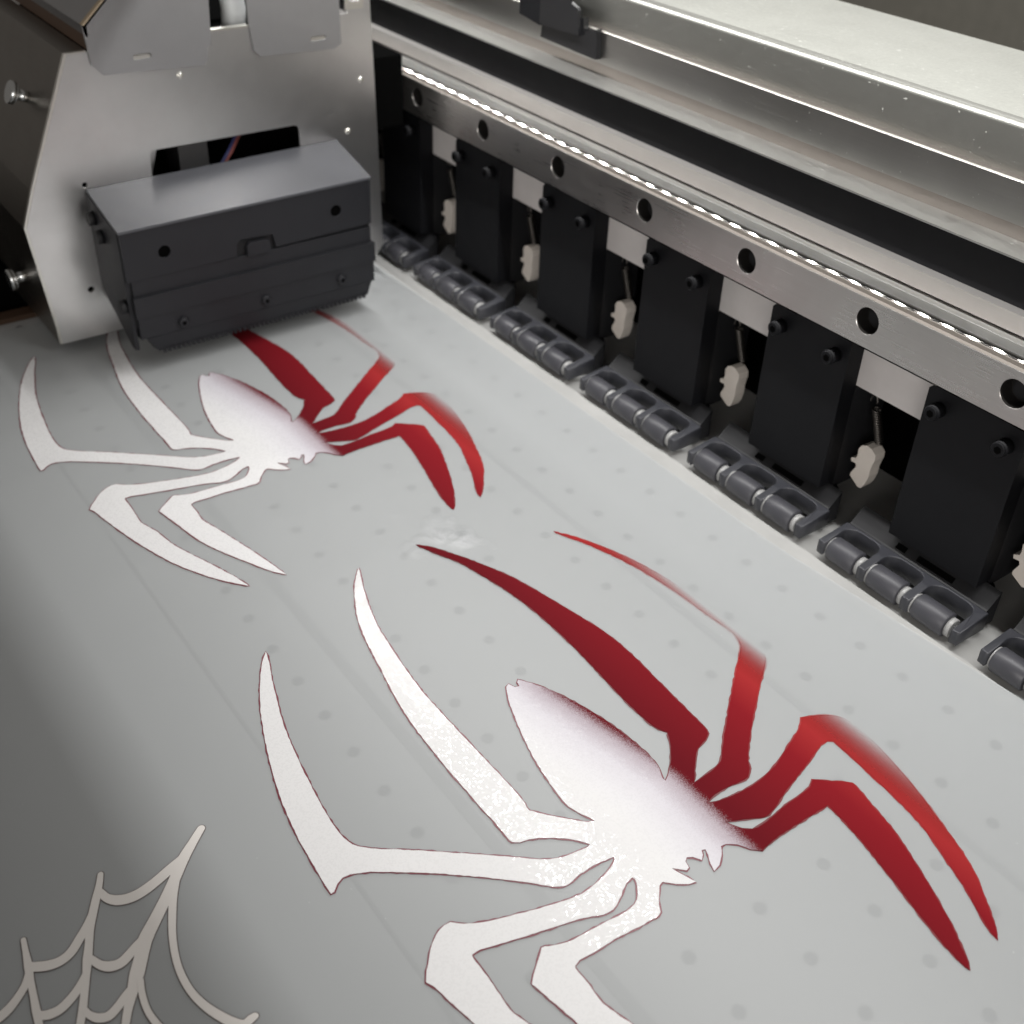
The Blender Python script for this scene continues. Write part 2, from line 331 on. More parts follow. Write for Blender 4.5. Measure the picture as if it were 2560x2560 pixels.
SPIDER=[(-3.155,-3.817),(-2.767,-4.117),(-2.368,-4.342),(-1.824,-4.584),(-1.329,-4.731),(-0.826,-4.835),(-0.299,-4.933),(0.235,-5.044),(0.736,-5.116),(1.267,-5.166),(1.768,-5.182),(2.252,-5.197),(2.765,-5.193),(3.197,-5.193),(3.565,-5.182),(3.943,-5.184),(4.000,-5.168),(4.066,-5.071),(4.096,-4.933),(4.264,-4.643),(4.486,-4.369),(4.705,-4.208),(4.726,-4.260),(4.705,-4.442),(4.655,-4.698),(4.529,-4.965),(4.297,-5.249),(3.999,-5.604),(3.635,-6.055),(3.271,-6.508),(2.969,-6.909),(2.734,-7.171),(2.565,-7.252),(2.374,-7.279),(2.138,-7.282),(1.766,-7.259),(1.337,-7.211),(0.750,-7.133),(0.210,-7.043),(-0.275,-6.939),(-0.754,-6.796),(-1.252,-6.646),(-1.690,-6.490),(-1.973,-6.412),(-1.701,-6.624),(-1.197,-6.903),(-0.636,-7.159),(-0.183,-7.322),(0.314,-7.487),(0.916,-7.648),(1.455,-7.762),(2.046,-7.846),(2.530,-7.883),(2.977,-7.908),(3.255,-7.912),(3.250,-7.859),(3.161,-7.755),(3.106,-7.640),(3.118,-7.519),(3.210,-7.312),(3.394,-7.027),(3.728,-6.569),(4.086,-6.125),(4.460,-5.694),(4.770,-5.359),(4.990,-5.147),(5.089,-4.986),(5.076,-4.832),(5.052,-4.668),(5.046,-4.419),(5.072,-4.192),(5.098,-4.048),(5.145,-4.077),(5.222,-4.217),(5.281,-4.413),(5.330,-4.696),(5.327,-4.934),(5.265,-5.217),(5.183,-5.527),(5.060,-5.894),(4.939,-6.257),(4.774,-6.585),(4.637,-6.734),(4.638,-6.843),(4.697,-7.011),(4.884,-7.236),(5.091,-7.417),(5.240,-7.524),(5.353,-7.473),(5.592,-7.422),(5.876,-7.364),(6.637,-7.186),(7.292,-6.993),(7.922,-6.765),(8.479,-6.480),(8.930,-6.195),(9.358,-5.842),(9.007,-5.930),(8.398,-6.145),(7.848,-6.358),(7.305,-6.547),(6.732,-6.656),(6.238,-6.807),(5.890,-6.791),(5.574,-6.783),(5.297,-6.786),(5.254,-6.766),(5.239,-6.683),(5.319,-6.390),(5.424,-6.023),(5.534,-5.608),(5.621,-5.260),(5.697,-5.039),(5.789,-4.829),(5.807,-4.653),(5.727,-4.465),(5.601,-4.261),(5.535,-4.056),(5.590,-4.039),(5.745,-4.127),(5.875,-4.248),(5.937,-4.424),(5.930,-4.660),(5.894,-5.010),(5.874,-5.366),(5.820,-5.645),(5.724,-5.842),(5.719,-5.892),(5.845,-6.044),(5.992,-6.242),(6.086,-6.342),(6.274,-6.300),(6.588,-6.236),(7.488,-6.050),(8.098,-5.819),(8.706,-5.522),(9.168,-5.281),(9.448,-5.080),(9.125,-5.143),(8.568,-5.262),(8.024,-5.396),(7.418,-5.551),(6.862,-5.708),(6.510,-5.691),(6.241,-5.697),(6.208,-5.675),(6.177,-5.561),(6.195,-5.255),(6.202,-4.887),(6.241,-4.539),(6.265,-4.171),(6.234,-4.104),(6.124,-4.036),(5.993,-3.920),(5.883,-3.808),(5.854,-3.731),(5.999,-3.582),(6.107,-3.425),(6.143,-3.312),(5.941,-3.389),(5.751,-3.454),(5.836,-3.369),(5.913,-3.287),(5.888,-3.228),(5.774,-3.194),(5.738,-3.125),(5.785,-3.040),(5.901,-2.967),(5.845,-2.887),(5.766,-2.839),(5.788,-2.782),(5.888,-2.824),(6.027,-2.904),(6.152,-2.945),(6.119,-2.809),(6.007,-2.649),(5.882,-2.544),(5.891,-2.456),(6.007,-2.302),(6.173,-2.199),(6.305,-2.072),(6.276,-1.923),(6.252,-1.622),(6.255,-1.231),(6.258,-0.832),(6.273,-0.544),(6.479,-0.552),(6.830,-0.601),(7.188,-0.667),(7.550,-0.750),(7.902,-0.830),(8.257,-0.925),(8.588,-1.000),(8.909,-1.073),(9.197,-1.111),(9.416,-1.122),(9.325,-1.028),(9.125,-0.901),(8.810,-0.713),(8.462,-0.550),(8.051,-0.375),(7.571,-0.187),(7.101,-0.030),(6.678,0.054),(6.357,0.127),(6.182,0.147),(6.071,0.030),(5.921,-0.163),(5.757,-0.341),(5.843,-0.495),(5.877,-0.767),(5.882,-1.120),(5.928,-1.452),(5.943,-1.691),(5.923,-1.892),(5.835,-2.023),(5.700,-2.109),(5.570,-2.172),(5.645,-2.000),(5.754,-1.778),(5.861,-1.551),(5.834,-1.326),(5.716,-1.003),(5.594,-0.581),(5.468,-0.147),(5.319,0.323),(5.313,0.516),(5.373,0.605),(5.634,0.591),(5.982,0.565),(6.379,0.533),(6.709,0.508),(7.047,0.464),(7.393,0.401),(7.775,0.280),(8.174,0.125),(8.559,-0.024),(8.982,-0.240),(9.220,-0.332),(9.354,-0.354),(9.201,-0.216),(8.865,0.040),(8.506,0.291),(8.138,0.480),(7.681,0.651),(7.148,0.838),(6.683,0.981),(6.235,1.086),(5.789,1.172),(5.432,1.206),(5.127,1.172),(4.922,1.016),(4.783,0.788),(4.685,0.547),(4.780,0.445),(4.922,0.138),(5.063,-0.256),(5.201,-0.639),(5.274,-1.007),(5.290,-1.311),(5.265,-1.625),(5.221,-1.916),(5.133,-2.162),(5.082,-1.894),(5.084,-1.616),(5.123,-1.372),(5.117,-1.194),(5.001,-1.032),(4.866,-0.942),(4.599,-0.645),(4.222,-0.175),(3.762,0.445),(3.232,1.160),(2.681,1.313),(1.942,1.315),(1.183,1.239),(0.422,1.133),(-0.072,1.034),(-0.652,0.863),(-1.194,0.644),(-1.651,0.412),(-1.968,0.195),(-1.646,0.342),(-1.218,0.531),(-0.585,0.740),(-0.042,0.875),(0.535,0.966),(1.124,1.028),(1.669,1.048),(2.172,1.092),(2.432,1.101),(2.673,1.027),(2.823,0.910),(3.168,0.473),(3.577,-0.054),(4.009,-0.598),(4.349,-1.016),(4.613,-1.318),(4.676,-1.561),(4.701,-1.809),(4.709,-2.012),(4.526,-1.830),(4.334,-1.634),(4.194,-1.447),(4.121,-1.205),(4.040,-1.070),(3.965,-1.028),(3.663,-1.008),(3.181,-0.976),(2.537,-0.933),(1.789,-0.884),(1.033,-0.916),(0.301,-1.056),(-0.437,-1.216),(-1.285,-1.442),(-2.010,-1.740),(-2.532,-2.008),(-2.934,-2.239),(-3.169,-2.458),(-2.638,-2.245),(-2.207,-2.038),(-1.683,-1.902),(-1.080,-1.772),(-0.377,-1.672),(0.388,-1.640),(1.174,-1.652),(1.975,-1.704),(2.736,-1.754),(3.394,-1.743),(3.630,-1.634),(3.885,-1.789),(4.137,-2.016),(4.359,-2.271),(4.416,-2.378),(4.345,-2.387),(4.180,-2.295),(3.976,-2.255),(3.645,-2.247),(3.282,-2.274),(2.769,-2.355),(2.240,-2.494),(1.746,-2.675),(1.394,-2.861),(1.179,-3.011),(1.218,-3.067),(1.320,-3.086),(1.295,-3.179),(1.171,-3.228),(1.213,-3.302),(1.548,-3.471),(2.012,-3.642),(2.527,-3.805),(3.045,-3.927),(3.480,-3.997),(3.861,-4.033),(4.114,-3.975),(4.316,-3.881),(4.403,-3.859),(4.352,-3.961),(4.186,-4.134),(3.948,-4.353),(3.657,-4.586),(3.575,-4.590),(3.498,-4.568),(3.199,-4.552),(2.715,-4.560),(2.145,-4.573),(1.553,-4.586),(1.013,-4.596),(0.427,-4.589),(-0.156,-4.545),(-0.821,-4.464),(-1.429,-4.376),(-2.022,-4.223),(-2.613,-4.024),(-2.980,-3.871)]
WEB=[[(1.083,-8.996,0.060),(1.238,-9.185,0.069),(1.458,-9.443,0.088),(1.705,-9.672,0.085),(1.973,-9.933,0.087),(2.224,-10.195,0.094),(2.427,-10.407,0.105),(2.613,-10.532,0.095),(2.885,-10.714,0.103),(3.104,-10.861,0.076),(3.318,-11.004,0.060),(3.516,-11.115,0.054),(3.779,-11.250,0.053)],
[(1.638,-9.603,0.055),(1.952,-9.802,0.059),(2.308,-9.969,0.056),(2.638,-10.099,0.051),(2.982,-10.190,0.049),(3.285,-10.226,0.050),(3.583,-10.212,0.051),(3.846,-10.148,0.057),(4.083,-10.050,0.064),(4.283,-9.938,0.069),(4.386,-9.833,0.065),(4.370,-9.723,0.061),(4.363,-9.668,0.053)],
[(1.443,-9.437,0.073),(1.519,-9.665,0.082),(1.610,-9.922,0.084),(1.669,-10.163,0.088),(1.669,-10.350,0.090),(1.606,-10.512,0.087),(1.481,-10.625,0.066),(1.328,-10.662,0.050)],
[(1.034,-10.556,0.041),(1.199,-10.634,0.049),(1.409,-10.757,0.060),(1.641,-10.891,0.062),(1.846,-11.002,0.060),(2.061,-11.090,0.056),(2.293,-11.192,0.065),(2.521,-11.289,0.052),(2.765,-11.399,0.054),(2.978,-11.497,0.056),(3.204,-11.611,0.053),(3.454,-11.720,0.052)],
[(1.591,-10.861,0.052),(1.769,-11.013,0.063),(1.908,-11.163,0.067),(2.058,-11.340,0.071),(2.111,-11.506,0.076),(2.082,-11.668,0.080),(2.005,-11.813,0.076),(1.938,-11.877,0.053)],
[(1.493,-11.820,0.035),(1.706,-11.853,0.041),(1.945,-11.891,0.057),(2.175,-11.933,0.047),(2.434,-11.972,0.047),(2.658,-12.007,0.055),(2.904,-12.045,0.050),(3.188,-12.105,0.049)],
[(2.414,-10.376,0.061),(2.452,-10.520,0.065),(2.542,-10.683,0.073),(2.605,-10.834,0.080),(2.575,-10.974,0.082),(2.467,-11.084,0.063),(2.305,-11.151,0.048)],
[(2.476,-11.261,0.050),(2.629,-11.412,0.061),(2.741,-11.571,0.068),(2.812,-11.738,0.071),(2.807,-11.878,0.075),(2.754,-11.978,0.063),(2.683,-12.015,0.045)],
[(3.036,-10.822,0.050),(3.107,-10.948,0.061),(3.214,-11.111,0.066),(3.269,-11.253,0.072),(3.214,-11.377,0.066),(3.099,-11.456,0.049),(2.992,-11.478,0.038)],
[(2.032,-11.906,0.048),(2.211,-12.021,0.055),(2.352,-12.181,0.062),(2.451,-12.350,0.072),(2.510,-12.573,0.077)],
[(3.014,-10.713,0.042),(3.229,-10.772,0.045),(3.489,-10.800,0.043),(3.728,-10.772,0.047),(4.003,-10.713,0.053)]]

# ------------------------------------------------------------------ bed, film, wall
def flat(name, x0, x1, y0, y1, z, material, parent=None):
    bm = bmesh.new(); vs = [bm.verts.new(p) for p in ((x0, y0, z), (x1, y0, z), (x1, y1, z), (x0, y1, z))]; bm.faces.new(vs)
    return from_bm(bm, name, material, parent)
bed = tag(box('printer_bed', -17.4, 24, -16, 3.697, -1.2, -.03, 'bed'), kind='structure')
tag(box('rear_bed', -26, 24, 3.7, 8.0, -1.2, -.022, 'beige'), kind='structure')
for yy, wd in ((-5.40, .20), (.77, .16), (-7.5, .06)):
    flat('inset_strip', -17.2, 24, yy-wd/2, yy+wd/2, -.018, 'slot', bed)
rows = [-8.9, -6.265, -4.2455, -2.823, -1.44, 0, 1.418, 2.90]
bm = bmesh.new(); bmesh.ops.create_circle(bm, cap_ends=True, radius=.105, segments=16)
for f in bm.faces: f.smooth = False
hole0 = from_bm(bm, 'suction_hole', 'hole', bed)
first = True
for j, yy in enumerate(rows):
    for i in range(-17, 13):
        if j == 0 and i < 40: continue
        o = hole0 if first else hole0.copy()
        if not first: COL.objects.link(o); o.parent = bed
        first = False
        o.location = Vector((i, yy, -.014))*S
# film, flat over the bed
bm = bmesh.new(); nx, ny = 60, 34
def film_edge(x): return 3.80+max(0, .075*(x-1))
gv = [[bm.verts.new((-17.0+i*41/nx, -16+j*(film_edge(-17.0+i*41/nx)+16)/ny, 0)) for j in range(ny+1)] for i in range(nx+1)]
for i in range(nx):
    for j in range(ny): bm.faces.new((gv[i][j], gv[i+1][j], gv[i+1][j+1], gv[i][j+1])).smooth = True
film = from_bm(bm, 'transfer_film', 'film')
tag(film, 'frosted grey transfer film lying flat over the printer bed', 'film')
tag(box('wall', -90, 60, 90, 91, -30, 60, 'wall'), kind='structure')

# ------------------------------------------------------------------ prints
def smooth_loop(pts, step):
    n = len(pts); V = [Vector(p) for p in pts]; out = []
    def corner(i):
        a = (V[i]-V[i-1]).normalized(); b = (V[(i+1) % n]-V[i]).normalized()
        return a.dot(b) < .72
    cs = [corner(i) for i in range(n)]
    for i in range(n):
        p1, p2 = V[i], V[(i+1) % n]
        p0 = V[i-1] if not cs[i] else p1-(p2-p1)*.5
        p3 = V[(i+2) % n] if not cs[(i+1) % n] else p2+(p2-p1)*.5
        L = (p2-p1).length; k = max(1, int(L/step))
        # limit the tangents by the chord so that uneven spacing cannot overshoot
        t1 = (p2-p0); t1 = t1.normalized()*min(t1.length*.5, L); t2 = (p3-p1); t2 = t2.normalized()*min(t2.length*.5, L)
        for s in range(k):
            t = s/k; h1 = 2*t**3-3*t*t+1; h2 = t**3-2*t*t+t; h3 = -2*t**3+3*t*t; h4 = t**3-t*t
            out.append(p1*h1+t1*h2+p2*h3+t2*h4)
    return out
def offset_loop(P_, d):
    n = len(P_); out = []
    for i in range(n):
        t = (P_[(i+1) % n]-P_[i-1]); t = t.normalized() if t.length > 1e-9 else Vector((1, 0))
        out.append(P_[i]+Vector((t.y, -t.x))*d)
    return out
def signed(P_): return sum(P_[i].x*P_[(i+1) % len(P_)].y-P_[(i+1) % len(P_)].x*P_[i].y for i in range(len(P_)))/2
loop = smooth_loop(SPIDER, .07)
if signed(loop) < 0: loop.reverse()
rj = random.Random(3)
loop_j = [p+Vector((rj.uniform(-1, 1), rj.uniform(-1, 1)))*.006 for p in loop]
edge = offset_loop(loop, .024); edge = [p+Vector((rj.uniform(-1, 1), rj.uniform(-1, 1)))*.010 for p in edge]
sp = empty('spider_print', (0, 0, 0), 'large near spider print, left half sparkling white and right half red', 'print', 'spider prints on the film')
bm = bmesh.new(); inner = offset_loop(loop, -.02); nL = len(edge)
A_ = [bm.verts.new((p.x, p.y, .005)) for p in inner]; B_ = [bm.verts.new((p.x, p.y, .005)) for p in edge]
for i in range(nL): bm.faces.new((A_[i], B_[i], B_[(i+1) % nL], A_[(i+1) % nL]))
e_ = from_bm(bm, 'ink_outline', 'ink_edge', sp)
i_ = plate2d('ink_layer', [[(p.x, p.y) for p in loop_j]], 'z', .008, .012, 'ink', sp)
sp2 = empty('spider_print', (-13.2, -.025, 0), 'far spider print half hidden under the black print head box', 'print', 'spider prints on the film')
for o in (e_, i_):
    c = o.copy(); COL.objects.link(c); c.parent = sp2
web = empty('web_print', (3.5, -10.5, 0), 'pale cobweb print in the dim near corner of the film', 'print')
bme = bmesh.new(); bmi = bmesh.new()
def stroke(bm, pts, extra, z):
    Q = [Vector(p[:2]) for p in pts]; Wd = [p[2]+extra for p in pts]
    # resample smoothly
    R_ = []; 
    for i in range(len(Q)-1):
        p0 = Q[max(i-1, 0)]; p1 = Q[i]; p2 = Q[i+1]; p3 = Q[min(i+2, len(Q)-1)]
        for s in range(6):
            t = s/6
            p = .5*((2*p1)+(p2-p0)*t+(2*p0-5*p1+4*p2-p3)*t*t+(3*p1-p0-3*p2+p3)*t**3)
            R_.append((p, Wd[i]*(1-t)+Wd[i+1]*t))
    R_.append((Q[-1], Wd[-1]))
    # round ends
    d0 = (R_[0][0]-R_[1][0]).normalized(); d1 = (R_[-1][0]-R_[-2][0]).normalized()
    r0, r1 = R_[0][1], R_[-1][1]
    pre = [(R_[0][0]+d0*r0*math.sin(a), r0*math.cos(a)) for a in (1.45, 1.1, .7, .35)]
    post = [(R_[-1][0]+d1*r1*math.sin(a), r1*math.cos(a)) for a in (.35, .7, 1.1, 1.45)]
    R_ = pre+R_+post
    A = []; B = []
    for i, (p, w_) in enumerate(R_):
        d = (R_[min(i+1, len(R_)-1)][0]-R_[max(i-1, 0)][0]).normalized(); nrm = Vector((-d.y, d.x))
        a = p+nrm*w_; b = p-nrm*w_
        A.append(bm.verts.new((a.x, a.y, z))); B.append(bm.verts.new((b.x, b.y, z)))
    for i in range(len(R_)-1): bm.faces.new((A[i], A[i+1], B[i+1], B[i]))
for k, s in enumerate(WEB):
    stroke(bme, s, .014, .003+.0003*k); stroke(bmi, s, 0, .009+.0004*k)
from_bm(bme, 'ink_outline', 'web_edge', web, org=(3.5, -10.5, 0)); from_bm(bmi, 'ink_layer', 'web_ink', web, org=(3.5, -10.5, 0))

# ------------------------------------------------------------------ beam, rail, cover
XA, XB = -44, 22
beam = empty('gantry_beam', (-10, 6, 0), 'long aluminium gantry beam with a black belt channel above the rail', 'beam')
def bp(*a, **k): return prism(*a, **k, org=(-10, 6, 0))
bp('mounting_face', [(5.5, 3.24), (5.5, 5.44), (7.4, 5.44), (7.4, 3.24)], 'x', XA, XB, 'plate_white', beam, bevel=.02)
bp('lower_lip', [(5.74, 5.54), (5.74, 5.88), (7.4, 5.88), (7.4, 5.54)], 'x', XA, XB, 'beam', beam)
bp('lower_recess', [(5.9, 5.443), (5.9, 5.537), (7.4, 5.537), (7.4, 5.443)], 'x', XA, XB, 'void', beam)
bp('belt_channel', [(5.98, 5.884), (5.98, 6.76), (7.4, 6.76), (7.4, 5.884)], 'x', XA, XB, 'belt', beam)
bp('upper_shelf', [(5.74, 6.764), (5.74, 6.80), (6.6, 6.80), (6.6, 6.764)], 'x', XA, XB, 'anod', beam, bevel=.008)
bp('upper_face', [(6.43, 6.803), (6.43, 7.066), (7.4, 7.066), (7.4, 6.803)], 'x', XA, XB, 'anod_brown', beam, bevel=.01)
cover = empty('beam_cover', (-10, 7, 7), 'silver sheet cover with a bright speckled top over the beam', 'cover')
def cp(*a, **k): return prism(*a, **k, org=(-10, 7, 7))
cp('scratched_strip', [(6.38, 7.07), (6.38, 7.775), (6.597, 7.775), (6.597, 7.07)], 'x', XA, XB, 'scratched', cover, bevel=.006)
cp('top_edge', [(6.385, 7.778), (6.39, 7.785), (6.42, 7.803), (6.43, 7.778)], 'x', XA, XB, 'edge', cover)
cp('inner_ledge', [(6.433, 7.778), (6.433, 7.80), (6.597, 7.80), (6.597, 7.778)], 'x', XA, XB, 'anod_brown', cover)
arc = [(6.60+.13-.13*math.cos(a), 8.53+.12*math.sin(a)) for a in [i*math.pi/2/8 for i in range(9)]]
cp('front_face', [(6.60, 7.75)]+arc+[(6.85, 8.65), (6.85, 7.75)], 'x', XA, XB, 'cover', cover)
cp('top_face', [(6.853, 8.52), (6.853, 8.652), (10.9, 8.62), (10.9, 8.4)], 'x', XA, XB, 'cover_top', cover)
rail = empty('linear_rail', (-10, 5, 4.4), 'ground steel linear rail with a row of bolt holes', 'rail')
ro = (-10, 5, 4.4)
holes = [circ(-14.603+3.1585*k, 5.02, .265, 32) for k in range(-9, 12)]
plate2d('face_bar', [[(XA, 4.50), (XB, 4.50), (XB, 5.44), (XA, 5.44)]]+holes, 'y', 4.79, 5.14, 'rail', rail, org=ro)
plate2d('bore_bar', [[(XA, 4.52), (XB, 4.52), (XB, 5.43), (XA, 5.43)]]+[circ(-14.603+3.1585*k, 5.02, .15, 24) for k in range(-9, 12)], 'y', 5.143, 5.30, 'rail', rail, org=ro)
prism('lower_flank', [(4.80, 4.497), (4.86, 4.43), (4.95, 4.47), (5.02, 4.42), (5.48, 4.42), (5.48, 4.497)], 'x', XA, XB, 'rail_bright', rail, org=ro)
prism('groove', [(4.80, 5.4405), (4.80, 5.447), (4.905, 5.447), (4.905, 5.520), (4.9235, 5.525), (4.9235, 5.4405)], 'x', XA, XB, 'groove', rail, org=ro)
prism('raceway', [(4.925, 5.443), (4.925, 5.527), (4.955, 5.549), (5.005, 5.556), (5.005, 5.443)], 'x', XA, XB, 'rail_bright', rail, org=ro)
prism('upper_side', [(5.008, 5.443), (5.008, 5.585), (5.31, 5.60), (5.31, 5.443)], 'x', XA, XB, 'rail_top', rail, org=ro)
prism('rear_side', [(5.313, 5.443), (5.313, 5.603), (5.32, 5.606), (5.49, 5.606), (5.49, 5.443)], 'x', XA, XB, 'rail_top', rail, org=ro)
for k in range(-3, 7):
    bm = bmesh.new(); xx = -14.603+3.1585*k
    add_cyl(bm, (xx, 4.805, 5.02), (xx, 5.135, 5.02), .259, n=32, cap=False)
    add_cyl(bm, (xx, 5.13, 5.02), (xx, 5.135, 5.02), .259, n=32)
    r_ = from_bm(bm, 'counterbore', 'bore', rail, org=ro)
    bm = bmesh.new(); add_cyl(bm, (xx, 5.129, 5.02), (xx, 5.04, 5.02), .17, n=20); from_bm(bm, 'rail_bolt', 'black_matt', r_, org=ro)
# dark space behind the pinch rollers
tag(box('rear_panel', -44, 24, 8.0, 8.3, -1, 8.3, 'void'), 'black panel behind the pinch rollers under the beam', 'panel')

# clip on the cover strip
clip = empty('sensor_bracket', (-10.3, 6.3, 7.2), 'small black folded bracket clipped on the silver beam cover', 'bracket'); co = (-10.3, 6.3, 7.2)
prism('lower_plate', [(-11.06, 7.22), (-8.88, 7.17), (-8.9, 7.85), (-9.38, 7.71), (-9.42, 8.0), (-11.0, 7.60)], 'y', 6.22, 6.375, 'black_shine', clip, bevel=.03, org=co)
prism('upright_tab', [(-11.0, 7.55), (-9.45, 7.60), (-9.5, 8.14), (-9.56, 8.2), (-9.85, 8.28), (-9.9, 8.9), (-11.0, 8.9)], 'y', 6.12, 6.217, 'black_shine', clip, bevel=.03, org=co)
prism('side_block', [(-11.9, 7.60), (-11.03, 7.50), (-11.03, 8.9), (-11.9, 8.9)], 'y', 6.16, 6.375, 'black', clip, bevel=.02, org=co)

# ------------------------------------------------------------------ pinch roller units
def make_unit():
    u = empty('pinch_roller_unit', (0, 0, 0))
    # moulded holder: three scoops between four arms, seen from above
    cx = [(-3.30, -2.42), (-2.24, -1.33), (-1.15, -.17)]
    pts = [(0, 4.22), (0, 5.06), (-3.46, 5.06), (-3.46, 4.22)]
    fr = 4.20
    for a, b in cx:
        r = .27; top = 5.0
        pts += [(a, fr)]+[(a, top-r)]+[(a+r-r*math.cos(t), top-r+r*math.sin(t)) for t in [math.pi/2*i/5 for i in range(1, 6)]]
        pts += [(b-r+r*math.sin(t), top-r+r*math.cos(t)) for t in [math.pi/2*i/5 for i in range(0, 6)]]+[(b, fr)]
    h = plate2d('holder', [pts], 'z', .14, .55, 'holder', u, bevel=.018)
    # arm tips slope down to the axle
    for vv in h.data.vertices:
        y = vv.co.y/S
        if y < 4.45 and vv.co.z/S > .4: vv.co.z -= (4.45-y)*.42*S
    prism('sloped_back', [(5.063, .14), (5.063, .545), (5.10, .57), (5.42, .86), (5.42, .14)], 'x', -3.40, -.06, 'black_matt', u, bevel=.02)
    for x0, x1, ya, yb in ((-2.30, -2.06, 5.13, 5.22), (-1.78, -.92, 5.13, 5.22)):
        bm = bmesh.new(); zz = lambda y: .57+(y-5.10)*.906
        vs = [bm.verts.new(p) for p in ((x0, ya, zz(ya)+.012), (x1, ya, zz(ya)+.012), (x1, yb, zz(yb)+.012), (x0, yb, zz(yb)+.012),
                                        (x0, ya, zz(ya)-.05), (x1, ya, zz(ya)-.05), (x1, yb, zz(yb)-.05), (x0, yb, zz(yb)-.05))]
        for f in ((0, 1, 2, 3), (7, 6, 5, 4), (0, 4, 5, 1), (1, 5, 6, 2), (2, 6, 7, 3), (3, 7, 4, 0)): bm.faces.new([vs[i] for i in f])
        from_bm(bm, 'slot', 'void', u)
    for a, b in ((-3.24, -2.55), (-2.19, -1.45), (-1.11, -.37)):
        r = .262
        lathe_x('roller', [(a, r-.035), (a+.03, r), (b-.03, r), (b, r-.035)], 4.455, r+.004, 'rubber', u)
        lathe_x('bushing', [(b+.004, .17), (b+.01, .20), (b+.10, .20), (b+.115, .18)], 4.455, r+.004, 'bush', u, n=24)
        lathe_x('bushing', [(a-.05, .18), (a-.04, .225), (a-.01, .225), (a-.004, .20)], 4.455, r+.004, 'bush', u, n=24)
    bm = bmesh.new(); add_cyl(bm, (-3.42, 4.455, .266), (-.04, 4.455, .266), .075, n=16); from_bm(bm, 'axle', 'screw', u)
    # upright bracket
    prism('bracket_plate', [(-2.48, .90), (-.40, .90), (-.40, 4.42), (-2.30, 4.42), (-2.48, 4.24)], 'y', 5.05, 5.492, 'black', u, bevel=.025)
    box('bracket_rib', -.62, -.40, 5.50, 6.6, .75, 3.2, 'black_matt', u, bevel=.02)
    for x in (-2.16, -.72):
        bm = bmesh.new()
        add_cyl(bm, (x, 5.05, 3.92), (x, 4.80, 3.92), .15, n=20); add_cyl(bm, (x, 4.80, 3.92), (x, 4.775, 3.92), .15, .125, n=20)
        b_ = from_bm(bm, 'bolt', 'black', u)
        bm = bmesh.new(); add_cyl(bm, (x, 4.80, 3.92), (x, 4.768, 3.92), .075, n=6); from_bm(bm, 'hex_socket', 'void', b_)
    # tension lever and spring in the gap beside the bracket
    ox = -5.12; Y0 = 5.74
    lev = [(1.05, 1.96), (1.18, 2.03), (1.33, 2.02), (1.47, 1.92), (1.49, 1.78), (1.46, 1.64), (1.44, 1.48), (1.45, 1.30), (1.40, 1.06), (1.33, .92), (1.24, .90), (.96, 1.06), (.95, 1.14), (1.05, 1.36), (1.02, 1.44), (.88, 1.43), (.86, 1.52), (.99, 1.58), (1.01, 1.68), (.99, 1.84)]
    prism('tension_lever', [(1.2+(x-1.2)*.88+ox, 1.45+(z-1.45)*.9) for x, z in lev], 'y', Y0, Y0+.30, 'lever', u, bevel=.05, seg=3, smooth=False)
    sp_ = []
    turns = 15
    for i in range(turns*12+1):
        t = i/(turns*12); a = 2*math.pi*turns*t
        c = Vector((1.10+.26*t+ox, Y0+.15, 2.78-.68*t)); sp_.append(c+Vector((math.cos(a)*.085, math.sin(a)*.085, 0)))
    hook = [Vector((1.02+ox+.08*math.cos(a), Y0+.15, 2.92+.12*math.sin(a))) for a in [3.6-i*.45 for i in range(10)]]
    tube('spring', hook[::-1][:0]+sp_, .022, 'spring', u, n=5)
    tube('spring_hook', hook, .022, 'spring', u, n=6)
    bm = bmesh.new(); add_cyl(bm, (1.06+ox-.3, 5.62, .66), (1.06+ox-.3, 5.40, .66), .13, n=16); from_bm(bm, 'pivot_cap', 'black_shine', u)
    return u
unit = make_unit()
GRP = 'pinch roller units along the back of the film'
ulab = ['pinch roller unit half hidden behind the black print head box', 'second pinch roller unit counted from the carriage', 'third pinch roller unit counted from the carriage',
        'middle pinch roller unit, fourth of the seven', 'fifth pinch roller unit counted from the carriage', 'sixth pinch roller unit, largest one shown whole', 'nearest pinch roller unit, cut off by the right edge']
for k in range(7):
    o = unit if k == 0 else copy_tree(unit)
    o.location = Vector((5.12+3.93*(k-5), 0, 0))*S
    tag(o, ulab[k], 'roller', GRP)
    ru = random.Random(40+k)
    for ch in o.children:
        n_ = ch.name.split('.')[0]
        if n_ in ('tension_lever', 'spring', 'spring_hook'):
            ang = ru.uniform(-.05, .05) if n_ == 'tension_lever' else 0
            pv = Vector((-3.9, 5.9, 1.5))*S
            ch.matrix_local = Matrix.Translation(pv+Vector((ru.uniform(-.04, .04), 0, ru.uniform(-.05, .05)))*S) @ Matrix.Rotation(ang, 4, 'Y') @ Matrix.Translation(-pv)
        elif n_ in ('roller', 'bushing'):
            ch.location.x += ru.uniform(-.012, .012)*S

